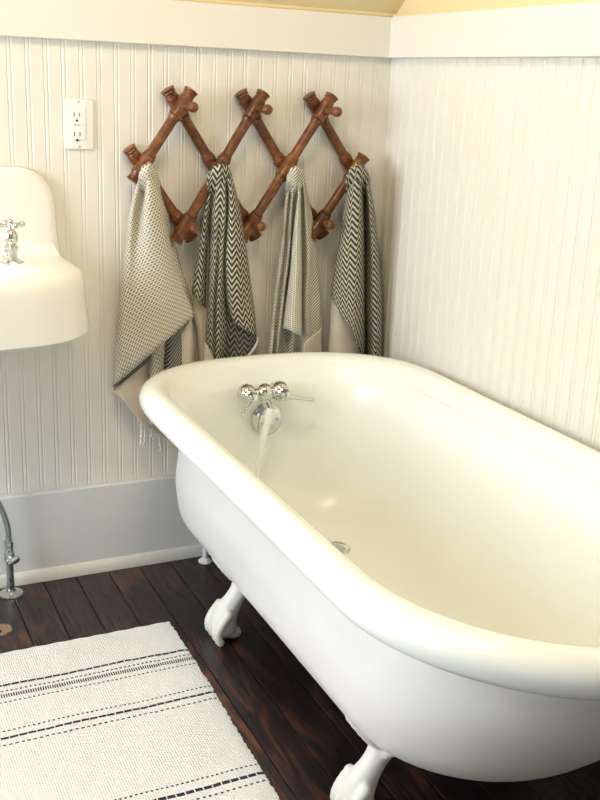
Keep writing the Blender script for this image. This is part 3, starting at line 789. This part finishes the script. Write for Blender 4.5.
# enamel: lip, roll, inner wall, floor
prof = []
rr = .033
for i in range(0, 23):
    t = math.radians(-75 + 245 * i / 22)           # from under the outer lip over to the inside
    prof.append((rr * math.cos(t), ZR + rr * math.sin(t)))
R = [off(-.014, .556), off(-.002, .545)] + [off(d, z) for d, z in prof]
inner = [(.545, .293, -.190, -1.630, .27), (.50, .272, -.197, -1.608, .26), (.44, .268, -.203, -1.576, .255), (.38, .265, -.210, -1.534, .25), (.32, .256, -.222, -1.480, .235),
         (.27, .240, -.239, -1.425, .21), (.23, .210, -.262, -1.37, .185), (.20, .168, -.295, -1.31, .145), (.184, .12, -.34, -1.23, .10), (.178, .065, -.40, -1.14, .05),
         (.176, .02, -.46, -1.05, .02)]
rows = [spline([Vector((z, w_, yf)) for z, w_, yf, yn, af in inner], 3), spline([Vector((yn, af, 0)) for z, w_, yf, yn, af in inner], 3)]
R += [ring(a.x, a.y, a.z, b.x, b.y) for a, b in zip(*rows)]
mb = MB()
mb.grid(R, closed_u=True, cap1=True)
basin = mb.build('enamel_basin', M['enamel'], tub)


def remeshed(mb_fn, voxel, smooth_it, name, mat, parent):
    mb_ = mb_fn()
    me = mb_.mesh('blob')
    tmp = bpy.data.objects.new('tmp', me)
    COL.objects.link(tmp)
    m = tmp.modifiers.new('r', 'REMESH')
    m.mode = 'VOXEL'
    m.voxel_size = voxel
    s = tmp.modifiers.new('s', 'SMOOTH')
    s.factor = .5
    s.iterations = smooth_it
    dg = bpy.context.evaluated_depsgraph_get()
    me2 = bpy.data.meshes.new_from_object(tmp.evaluated_get(dg))
    bpy.data.objects.remove(tmp)
    return link(name, me2, mat, parent)


def claw(bx, by, sx):
    """ball and claw foot; sx = -1 points the toes to the left"""
    def mk():
        mb = MB()

        def P(o, a, z):       # o outward, a along y
            return (bx + sx * o, by + a, z)
        chain = [((-.052, .0, .158), .024), ((-.044, 0, .140), .026), ((-.032, 0, .118), .023), ((-.018, 0, .096), .024),
                 ((-.004, 0, .074), .029), ((.004, 0, .052), .032), ((.002, 0, .036), .031)]
        pts = spline([Vector(c[0]) for c in chain], 4)
        rad = spline([Vector((c[1], 0, 0)) for c in chain], 4)
        for q, r in zip(pts, rad):
            mb.sphere(P(*q), r.x, 14)
        for a in (-.030, -.011, .011, .030):        # toes
            for k_ in range(7):
                t = k_ / 6
                o = .004 + .026 * math.sin(t * 1.9)
                mb.sphere(P(o, a * (1 + .12 * t), .078 - .060 * t), .0125 - .002 * t, 10)
            mb.sphere(P(.024, a * 1.15, .012), .010, 10, (1, 1, 1))
        for o_, z_, r_, a_ in ((.034, .236, .005, 0), (.032, .228, .007, .002), (.028, .220, .009, .004), (.022, .211, .011, .007), (.015, .203, .012, .010), (.006, .193, .014, .012),
                               (-.004, .184, .016, .013), (-.014, .175, .018, .012), (-.026, .165, .019, .010)):   # leaf lying against the shell
            for s_ in (-1, 1):
                mb.sphere(P(o_, s_ * a_, z_), r_, 12)
        for s_ in (-1, 1):
            mb.sphere(P(-.050, s_ * .030, .150), .014, 10)
            mb.sphere(P(-.040, s_ * .022, .140), .012, 10)
        mb.sphere(P(-.020, 0, .014), .022, 12, (1, 1, .6))
        return mb
    o = remeshed(mk, .0032, 3, 'claw_foot', M['foot'], tub)
    # rest it exactly on the boards
    zs = min(v.co.z for v in o.data.vertices)
    for v in o.data.vertices:
        if v.co.z < zs + .02:
            v.co.z += (-zs) * (1 - (v.co.z - zs) / .02)
    return o


for by in (-.475, -1.150):
    claw(-.630, by, -1)
    claw(2 * CX + .630, by, 1)

# overflow plate on the far inner wall
def disc_plate(c, ax, r, name, parent, mat):
    mb = MB()
    mb.lathe(c, ax, [(-.004, r * .98), (.0, r), (.003, r), (.0075, r * .88), (.011, r * .62), (.0125, r * .3), (.013, .0)], 40)
    return mb.build(name, mat, parent)


op = disc_plate((-.420, -.2075, .449), (0, -1, .10), .0425, 'overflow_plate', tub, M['chrome'])
for dx, dz in ((-.016, -.006), (.020, .001)):
    MB().sphere((-.420 + dx * 1.15, -.2195, .449 + dz), .0045, 12).build('screw', M['dull_chrome'], op)
# drain ring on the tub floor
hit, hp, hn, hi = basin.ray_cast(Vector((-.335, -.46, .4)) - Vector(tub.location), Vector((0, 0, -1)))
dz = hp.z if hit else .178
dr = MB()
dr.lathe((-.335, -.46, dz - .001), (0, 0, 1), [(-.004, .038), (.003, .040), (.0062, .037), (.0050, .032), (.0, .028)], 40)
drn = dr.build('drain', M['chrome'], tub)
dc = MB()
dc.lathe((-.335, -.46, dz), (0, 0, 1), [(0, .027), (.0025, .027), (.003, .0)], 30)
dc.build('drain_grate', M['dull_chrome'], drn)

# tub faucet
fz, fy = .531, -.240
fa = thing('bathtub_faucet', (-.444, -.205, .53), 'chrome two lever faucet high on the inner end of the bathtub', 'faucet')
mb = MB()
for fx in (-.488, -.399):
    mb.lathe((fx, -.172, fz - .002), (0, -1, 0), [(0, .012), (.030, .012), (.05, .012)], 24)
mb.tube([(-.488, fy, fz), (-.444, fy, fz + .001), (-.399, fy, fz)], .013, 18)
mb.sphere((-.444, fy - .002, fz + .002), .0235, 24)
mb.build('faucet_body', M['chrome'], fa)
for fx, tip, mid in ((-.489, (-.519, -.285, .494), (-.480, -.292, .520)), (-.399, (-.318, -.262, .508), (-.372, -.275, .517))):
    mb = MB()
    mb.sphere((fx, fy + .006, fz), .0255, 24)
    mb.lathe((fx, fy - .014, fz), (0, -1, -.12), [(0, .017), (.006, .018), (.010, .015), (.014, .0155), (.022, .013), (.026, .006), (.028, 0)], 20)
    cap = mb.build('valve', M['chrome'], fa)
    lv = MB()
    hub = Vector((fx, fy - .032, fz - .004))
    tipv = Vector(tip)
    d = tipv - hub
    lv.sphere(hub, .0105, 16)
    lv.tube([hub, hub + d * .25, hub + d * .6, hub + d * .93, tipv], [.009, .0066, .005, .0052, .0046], 12)
    lv.sphere(tipv, .0055, 14)
    lv.build('lever_handle', M['chrome'], cap)
mb = MB()
mb.tube(spline([(-.444, fy - .004, fz - .012), (-.441, fy - .012, fz - .025), (-.437, fy - .018, fz - .036)], 5), [.0125] * 4 + [.011] * 7, 16)
mb.build('spout', M['chrome'], fa)
# running water
ws = MB()
pts = spline([(-.437, -.2695, .498), (-.447, -.272, .462), (-.460, -.273, .410), (-.470, -.273, .350), (-.474, -.272, .300), (-.475, -.272, .2515)], 5)
ws.tube(pts, [.0112 - .0058 * (i / (len(pts) - 1)) ** .7 for i in range(len(pts))], 16)
tag(ws.build('water_stream', M['water']), 'thin white stream running down from the bathtub faucet spout', 'water')

# supply pipe standing behind the tub
pp = thing('drain_pipe', (-.533, -.072, 0), 'small white pipe and floor flange behind the far end of bathtub', 'pipe')
MB().lathe((-.533, -.072, 0), (0, 0, 1), [(0, .019), (.003, .020), (.006, .017), (.012, .009)], 24).build('floor_flange', M['porcelain'], pp)
MB().tube([(-.533, -.072, .008), (-.533, -.072, .16), (-.52, -.08, .21), (-.45, -.085, .24), (-.44, -.088, .40)], .008, 14).build('pipe', M['iron'], pp)

# ================================================================== sink
SX = -1.25
sk = thing('wall_sink', (SX, 0, .72), 'white porcelain wall sink with tall rounded backsplash', 'sink')


def sink_body():
    mb = MB()
    hw, yfront, rc = .370, -.372, .19
    zt, zb_ = .862, .722

    def plan(o):   # outline of the right half mirrored, from wall round the front to wall; o = outward offset
        pts = []
        w_ = hw + o
        yf = yfront - o
        r = rc + o
        pts.append((SX + w_, -.003))
        for i in range(1, 5):
            pts.append((SX + w_, -.003 + (yf + r) * i / 4))
        for i in range(1, 13):
            t = math.pi / 2 * i / 12
            pts.append((SX + w_ - r + r * math.cos(t), yf + r - r * math.sin(t)))
        for i in range(1, 8):
            pts.append((SX + (w_ - r) * (1 - i / 4), yf - .022 * math.sin(math.pi * i / 8)))
        left = [(2 * SX - x, y) for x, y in reversed(pts[:17])]
        return pts + left
    rows = []
    rows.append([(x, y, zb_ + .012) for x, y in plan(-.03)])
    rows.append([(x, y, zb_ + .002) for x, y in plan(-.004)])
    for o, z in ((.0, zb_), (.003, zb_ + .003), (.003, zb_ + .012), (-.001, .77), (-.004, .81), (-.006, .835), (-.010, .849), (-.018, .858), (-.030, zt), (-.05, zt)):
        rows.append([(x, y, z) for x, y in plan(o)])
    # deck then bowl: shrink towards an oval bowl edge
    base = plan(-.05)
    bc = (SX, -.225)

    def oval(k_, z):
        out = []
        for x, y in base:
            a = math.atan2((y - bc[1]) / .125, (x - bc[0]) / .235)
            out.append((bc[0] + .235 * k_ * math.cos(a), bc[1] + .125 * k_ * math.sin(a), z))
        return out
    rows.append([tuple((Vector(a) + Vector(b)) / 2) for a, b in zip([(x, y, zt) for x, y in base], oval(1.0, zt))])
    for k_, z in ((1.0, zt - .001), (.97, zt - .006), (.93, zt - .02), (.86, zt - .05), (.70, zt - .085), (.45, zt - .10), (.15, zt - .105), (.02, zt - .106)):
        rows.append(oval(k_, z))
    mb.grid(rows, closed_u=True, cap1=True)
    mb.grid([[(x, y, zb_ + .012) for x, y in plan(-.03)], [(SX + (x - SX) * .35, -.2 + (y + .2) * .35, .70) for x, y in plan(-.03)]], closed_u=True, cap1=True, flip=True)
    # backsplash slab with rounded shoulders flaring into the deck
    hb, zt2, rc2 = .341, 1.067, .088
    out = []
    for s_ in (1, -1):
        half = []
        for z, e in ((.80, .012), (.845, .012), (.862, .010), (.88, .008), (.91, .004), (zt2 - rc2, 0)):
            half.append((SX + s_ * (hb + e - 0), z))
        for i in range(1, 13):
            t = math.pi / 2 * i / 12
            half.append((SX + s_ * (hb - rc2 + rc2 * math.cos(t)), zt2 - rc2 + rc2 * math.sin(t)))
        if s_ == 1:
            out += half
        else:
            out += list(reversed(half))
    def shrink(pts, d):
        return [(SX + (x - SX) * (1 - d / .33), 0.80 + (z - .80) * (1 - d / .27)) for x, z in pts]
    rows = []
    for d, y in ((0, -.002), (0, -.016), (.003, -.024), (.009, -.030), (.02, -.033), (.10, -.034), (.2, -.034)):
        rows.append([(x, y, z) for x, z in shrink(out, d)])
    mb.grid(rows, closed_u=True, cap1=True, flip=True)
    # cove between backsplash and deck
    cov = []
    for i in range(9):
        t = math.pi / 2 * i / 8
        r = .03
        yy_, zz_ = -.034 - r + r * math.cos(t), .8615 + r - r * math.sin(t)
        cov.append([(SX - .330 - .012 * math.sin(t), yy_, zz_), (SX + .330 + .012 * math.sin(t), yy_, zz_)])
    mb.grid(cov, flip=True)
    return mb


sink_body().build('basin', M['porcelain'], sk)


def sink_tap(tx, label):
    t = thing('sink_tap', (tx, -.12, .862), label, 'faucet', None)
    mb = MB()
    mb.lathe((tx, -.12, .8618), (0, 0, 1), [(0, .026), (.003, .027), (.006, .020), (.010, .014), (.022, .0125), (.030, .016), (.036, .0165), (.042, .011), (.048, .015),
                                           (.060, .0165), (.068, .014), (.074, .009), (.080, .008)], 24)
    mb.sphere((tx - .010, -.140, .883), .014, 16)
    mb.tube([(tx, -.12, .892), (tx - .005, -.148, .893), (tx - .008, -.178, .888), (tx - .010, -.20, .872)], [.011, .010, .009, .008], 14)
    mb.build('tap_body', M['chrome'], t)
    hb = MB()
    c = Vector((tx, -.12, .946))
    hb.sphere(c, .0095, 16)
    for k_ in range(4):
        a = math.radians(12 + 90 * k_)
        d = Vector((math.cos(a), math.sin(a), .06))
        hb.tube([c, c + d * .016, c + d * .026], [.0058, .0045, .0055], 12)
        hb.sphere(c + d * .028, .0072, 14)
    hb.sphere(c + Vector((0, 0, .008)), .007, 12)
    hb.build('cross_handle', M['chrome'], t)


sink_tap(-1.033, 'chrome cross handle tap on the right corner of the white sink')

# supply line under the sink
sp = thing('water_supply_line', (-1.062, -.078, 0), 'grey water supply pipe with shutoff valve rising from floor flange under sink', 'pipe')
MB().lathe((-1.062, -.078, 0), (0, 0, 1), [(0, .029), (.002, .031), (.005, .030), (.008, .022), (.012, .012), (.016, .011)], 32).build('floor_flange', M['chrome'], sp)
MB().tube([(-1.062, -.078, .008), (-1.062, -.078, .112)], .0095, 16).build('pipe', M['dull_chrome'], sp)
mb = MB()
mb.lathe((-1.062, -.078, .094), (0, 0, 1), [(0, .012), (.004, .0135), (.022, .0135), (.026, .011), (.040, .010), (.042, .012), (.056, .012), (.058, .008)], 20)
mb.build('shutoff_valve', M['dull_chrome'], sp)
mb = MB()
mb.tube([(-1.062, -.085, .108), (-1.060, -.112, .110)], .006, 12)
mb.lathe((-1.060, -.108, .110), (.35, -1, .25), [(0, .016), (.004, .019), (.008, .017), (.011, .007)], 14, .55)
mb.build('valve_handle', M['chrome'], sp)
MB().tube(spline([(-1.062, -.078, .148), (-1.063, -.078, .185), (-1.075, -.078, .235), (-1.105, -.082, .31), (-1.15, -.09, .42), (-1.19, -.11, .56), (-1.20, -.13, .71)], 6), .0072, 14).build('flexible_hose', M['braid'], sp)

# ================================================================== outlet
oc = thing('wall_outlet', (-.845, 0, 1.166), 'white electrical outlet on the beadboard wall above the sink', 'outlet')
MB().box(-.881, -.809, -.007, .0, 1.108, 1.224).build('cover_plate', M['plastic'], oc, bevel=.0025)
ins = MB().box(-.8625, -.8285, -.0095, -.004, 1.130, 1.202).build('receptacle', M['plastic'], oc, bevel=.001)
for z in (1.188, 1.1435):
    mb = MB()
    mb.box(-.8575, -.8555, -.0100, -.008, z - .005, z + .005)
    mb.box(-.8445, -.8425, -.0100, -.008, z - .004, z + .004)
    mb.lathe((-.850, -.008, z - .0135), (0, -1, 0), [(0, .0030), (.002, .0030)], 12)
    mb.build('socket_slots', M['black'], ins, smooth=False)
MB().box(-.857, -.843, -.0103, -.008, 1.1625, 1.1665).build('test_button', M['grey'], ins, smooth=False)
MB().lathe((-.8355, -.008, 1.1645), (0, -1, 0), [(0, .0016), (.002, .0016)], 10).build('indicator_light', M['grey'], ins)
for z in (1.1145, 1.2175):
    MB().lathe((-.845, -.006, z), (0, -1, 0), [(0, .003), (.0015, .003), (.0022, .002)], 14).build('screw', M['grey'], oc)

# ================================================================== accordion rack
ZN = (1.215, 1.076, .928)
TOPX, BOTX, MIDX = (-.605, -.413, -.222), (-.592, -.413, -.216), (-.700, -.517, -.313, -.120)
rack = thing('peg_rack', (-.413, 0, 1.07), 'dark red-brown accordion peg rack turned like bamboo', 'coat rack')


def turned(a, b, y, name='turned_bar', ext=.048, nodes=()):
    """bar turned like bamboo from a to b (x,z) with short flared ends beyond the crossings"""
    A, B = Vector((a[0], y, a[1])), Vector((b[0], y, b[1]))
    d = (B - A).normalized()
    L = (B - A).length
    P0 = A - d * ext
    T = L + 2 * ext
    rings = [ext] + [ext + L * k_ for k_ in nodes] + [ext + L]
    swell = []
    for r in rings:
        swell += [r - .027, r + .027]
    swell += [.007, .014, T - .014, T - .007]
    prof = []
    n = int(T / .0022)
    for i in range(n + 1):
        h = T * i / n
        r = .0105
        dn = min(abs(h - q) for q in rings)
        if dn < .038:
            r = max(r, .0105 + .0042 * (1 - max(0, (dn - .026)) / .012) if dn > .026 else .0128 + .0018 * (dn / .026))
        de = min(h, T - h)
        if de < .024:
            r = max(r, .0118 + .0034 * (1 - de / .024))
        for q in swell:
            if abs(h - q) < .0023:
                r -= .0022 * (1 - abs(h - q) / .0023)
        prof.append((h, r * 1.22))
    prof = [(0.0, prof[0][1] * .80)] + [(.0015, prof[0][1])] + prof[1:-1] + [(T - .0015, prof[-1][1]), (T, prof[-1][1] * .8)]
    mb = MB()
    mb.lathe(P0, d, prof, 20)
    return mb.build(name, M['rack'], rack)


YB, YFR = -.020, -.048
# back bars lean to the left, front bars to the right
turned((MIDX[0], ZN[1]), (BOTX[0], ZN[2]), YB)
turned((TOPX[0], ZN[0]), (BOTX[1], ZN[2]), YB, nodes=(.5,))
turned((TOPX[1], ZN[0]), (BOTX[2], ZN[2]), YB, nodes=(.5,))
turned((TOPX[2], ZN[0]), (MIDX[3], ZN[1]), YB)
turned((MIDX[0], ZN[1]), (TOPX[0], ZN[0]), YFR)
turned((BOTX[0], ZN[2]), (TOPX[1], ZN[0]), YFR, nodes=(.5,))
turned((BOTX[1], ZN[2]), (TOPX[2], ZN[0]), YFR, nodes=(.5,))
turned((BOTX[2], ZN[2]), (MIDX[3], ZN[1] - .012), YFR)
for xs, z, L in ((TOPX, ZN[0], .101), (MIDX, ZN[1], .070), (BOTX, ZN[2], .084)):
    for x in xs:
        MB().lathe((x + .002, -.008, z), (.05, -1, .01), [(0, .006), (.040, .0070), (.056, .0105), (.060, .0100), (.064, .0085), (L - .020, .0075), (L - .014, .0090), (L - .009, .0105),
                                                      (L, .0124), (L + .010, .0124), (L + .016, .0100), (L + .019, .006), (L + .020, 0)] if L > .08 else
                   [(0, .006), (.050, .0085), (.060, .009), (.066, .007), (.070, .0)], 20).build('peg', M['rack'], rack)
# the dark screw hole in the upper left bar
MB().lathe((-.625, -.0405, 1.241), (0, -1, 0), [(0, .0035), (.0012, .0035)], 12).build('screw_hole', M['black'], rack)

# ================================================================== towels
def cloth(name, keys, mat, parent, thick=.0028, nu=5, nv=6):
    mats = mat
    V, F, UV = [], [], []
    for key in keys:
        cols = TOWELS[key]
        rows_n = len(cols[0])
        # across first
        rows = [spline([cols[c][r] for c in range(len(cols))], nu) for r in range(rows_n)]
        fine = [spline([rows[r][j] for r in range(rows_n)], nv) for j in range(len(rows[0]))]   # fine[j][i]
        K, R = len(fine), len(fine[0])
        b = len(V)
        uv = {}
        mid = K // 2
        for i in range(R):
            acc = [0]
            for j in range(1, K):
                acc.append(acc[-1] + (fine[j][i] - fine[j - 1][i]).length)
            c0 = acc[mid]
            for j in range(K):
                uv[(j, i)] = (acc[j] - c0 + fine[mid][i].x * .6, -fine[mid][i].z * .5 - fine[j][i].z * .5)
        for i in range(R):
            for j in range(K):
                V.append(fine[j][i])
                UV.append(uv[(j, i)])
        for i in range(R - 1):
            for j in range(K - 1):
                a = b + i * K + j
                F.append((a, a + K, a + K + 1, a + 1))
    me = bpy.data.meshes.new(name)
    me.from_pydata([tuple(q) for q in V], [], F)
    ul = me.uv_layers.new(name='UVMap')
    for p in me.polygons:
        for li in p.loop_indices:
            ul.data[li].uv = UV[me.loops[li].vertex_index]
    o = link(name, me, mats, parent)
    m = o.modifiers.new('thickness', 'SOLIDIFY')
    m.thickness = thick
    m.offset = -1
    return o


tw = thing('waffle_towel', (-.70, -.05, 1.08), 'large cream waffle towel with plain hem and tassels, first from the left', 'towel')
cloth('towel_cloth', ['waffle_front', 'waffle_back', 'waffle_fold', 'waffle_cap'], M['waffle'], tw)
cloth('plain_hem', ['hem_left'], M['hem'], tw)
cloth('plain_hem', ['hem_right'], M['hem'], tw)
cloth('striped_band', ['band'], M['band'], tw)
cloth('border_stripe_and_shade', ['edge_one'], M['stripe'], tw, .001)  # dark strips: painted shade below the fold's edge, plus real grey stripes
cloth('border_stripe_and_shade', ['edge_two'], M['stripe'], tw, .001)
TASSELS = [[(-0.7089, -0.05, 0.4149), (-0.7076, -0.05, 0.3927), (-0.7091, -0.05, 0.3679)], [(-0.6981, -0.05, 0.4028), (-0.6982, -0.05, 0.3834), (-0.6996, -0.05, 0.3668)], [(-0.6767, -0.042, 0.3979), (-0.6767, -0.042, 0.3812), (-0.6808, -0.042, 0.3704)], [(-0.6552, -0.035, 0.3765), (-0.6525, -0.035, 0.3537), (-0.6497, -0.035, 0.3364)]]
for pts in TASSELS:
    mb = MB()
    P = spline(pts, 4)
    P = [q + Vector((.0005 * math.sin(i * 1.9), .0, 0)) for i, q in enumerate(P)]
    mb.tube(P, .0026, 8)
    mb.sphere(P[-3], .0042, 10, (1, 1, 1.2))
    e = P[-1]
    mb.tube([e, e + Vector((-.0015, 0, -.008))], [.002, .0035], 8)
    mb.build('tassel', M['tassel'], tw)
tw = thing('zigzag_towel', (-.51, -.05, 1.08), 'bold black and cream zigzag towel hanging second from the left', 'towel')
cloth('towel_cloth', ['z_left', 'z_main', 'z_right', 'z_cap'], M['zig_bold'], tw)
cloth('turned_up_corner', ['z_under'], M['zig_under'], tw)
cloth('plain_hem', ['z_hem_left'], M['hem'], tw)
cloth('plain_hem', ['z_hem_mid'], M['hem'], tw)
cloth('fringed_edge', ['z_edge'], M['tassel'], tw)
tw = thing('ribbed_towel', (-.31, -.05, 1.08), 'narrow pale ribbed towel gathered in folds, third from the left', 'towel')
cloth('towel_cloth', ['t_body', 't_cap'], M['ribs'], tw)
cloth('folded_corner', ['t_flap'], M['twill'], tw)
cloth('plain_hem', ['t_hem_left'], M['hem'], tw)
cloth('plain_hem', ['t_hem_right'], M['hem'], tw)
tw = thing('stepped_weave_towel', (-.13, -.05, 1.08), 'black and cream stepped weave towel hanging nearest the corner', 'towel')
cloth('towel_cloth', ['f_left', 'f_right', 'f_cap'], M['zig_fine'], tw)
cloth('plain_hem', ['f_hem'], M['hem'], tw)

# ================================================================== rug
rx0, rx1, ry0, ry1 = -2.05, -.742, -1.75, -.358
mb = MB()
nx, ny = 130, 240
random.seed(3)
wav = [random.uniform(-.0022, .0022) for _ in range(ny + 1)]


def rug_pt(i, j, z):
    u, v_ = i / nx, j / ny
    y = ry0 + (ry1 - ry0) * v_
    xr = rx1 + wav[j] + .010 * (v_ - .5) - .006 * math.sin(v_ * 5)
    xl = rx0 - wav[j]
    x = xl + (xr - xl) * u
    y += -.010 * (1 - u) * v_ + .0012 * math.sin(i * 1.3) * (j == ny)
    lift = .0012 * math.sin(x * 23) * math.sin(y * 17)
    return (x, y, z + (lift + .0012 if z > .002 else 0))


topr = [[rug_pt(i, j, .0055 if 0 < i < nx and 0 < j < ny else .003) for i in range(nx + 1)] for j in range(ny + 1)]
botr = [[rug_pt(i, j, .0004) for i in range(nx + 1)] for j in range(ny + 1)]
mb.grid(topr)
mb.grid(botr, flip=True)
per_t = [topr[0], [r[-1] for r in topr], topr[-1][::-1], [r[0] for r in topr][::-1]]
per_b = [botr[0], [r[-1] for r in botr], botr[-1][::-1], [r[0] for r in botr][::-1]]
for a, b in zip(per_t, per_b):
    mb.grid([b, a])
tag(mb.build('area_rug', M['rug']), 'off-white woven rug with thin navy stripes on dark floorboards', 'rug')

# flat dark patch for the hole broken through a floorboard under the sink
mb = MB()
ring_ = []
for i in range(16):
    a = 2 * math.pi * i / 16
    r = .011 * (1 + .25 * math.sin(3 * a + 1))
    ring_.append((-1.128 + r * math.cos(a), -.256 + r * 1.3 * math.sin(a), .0006))
mb.v += ring_
mb.f.append(tuple(range(16)))
structure(mb.build('floor_hole_patch', M['gap'], smooth=False))
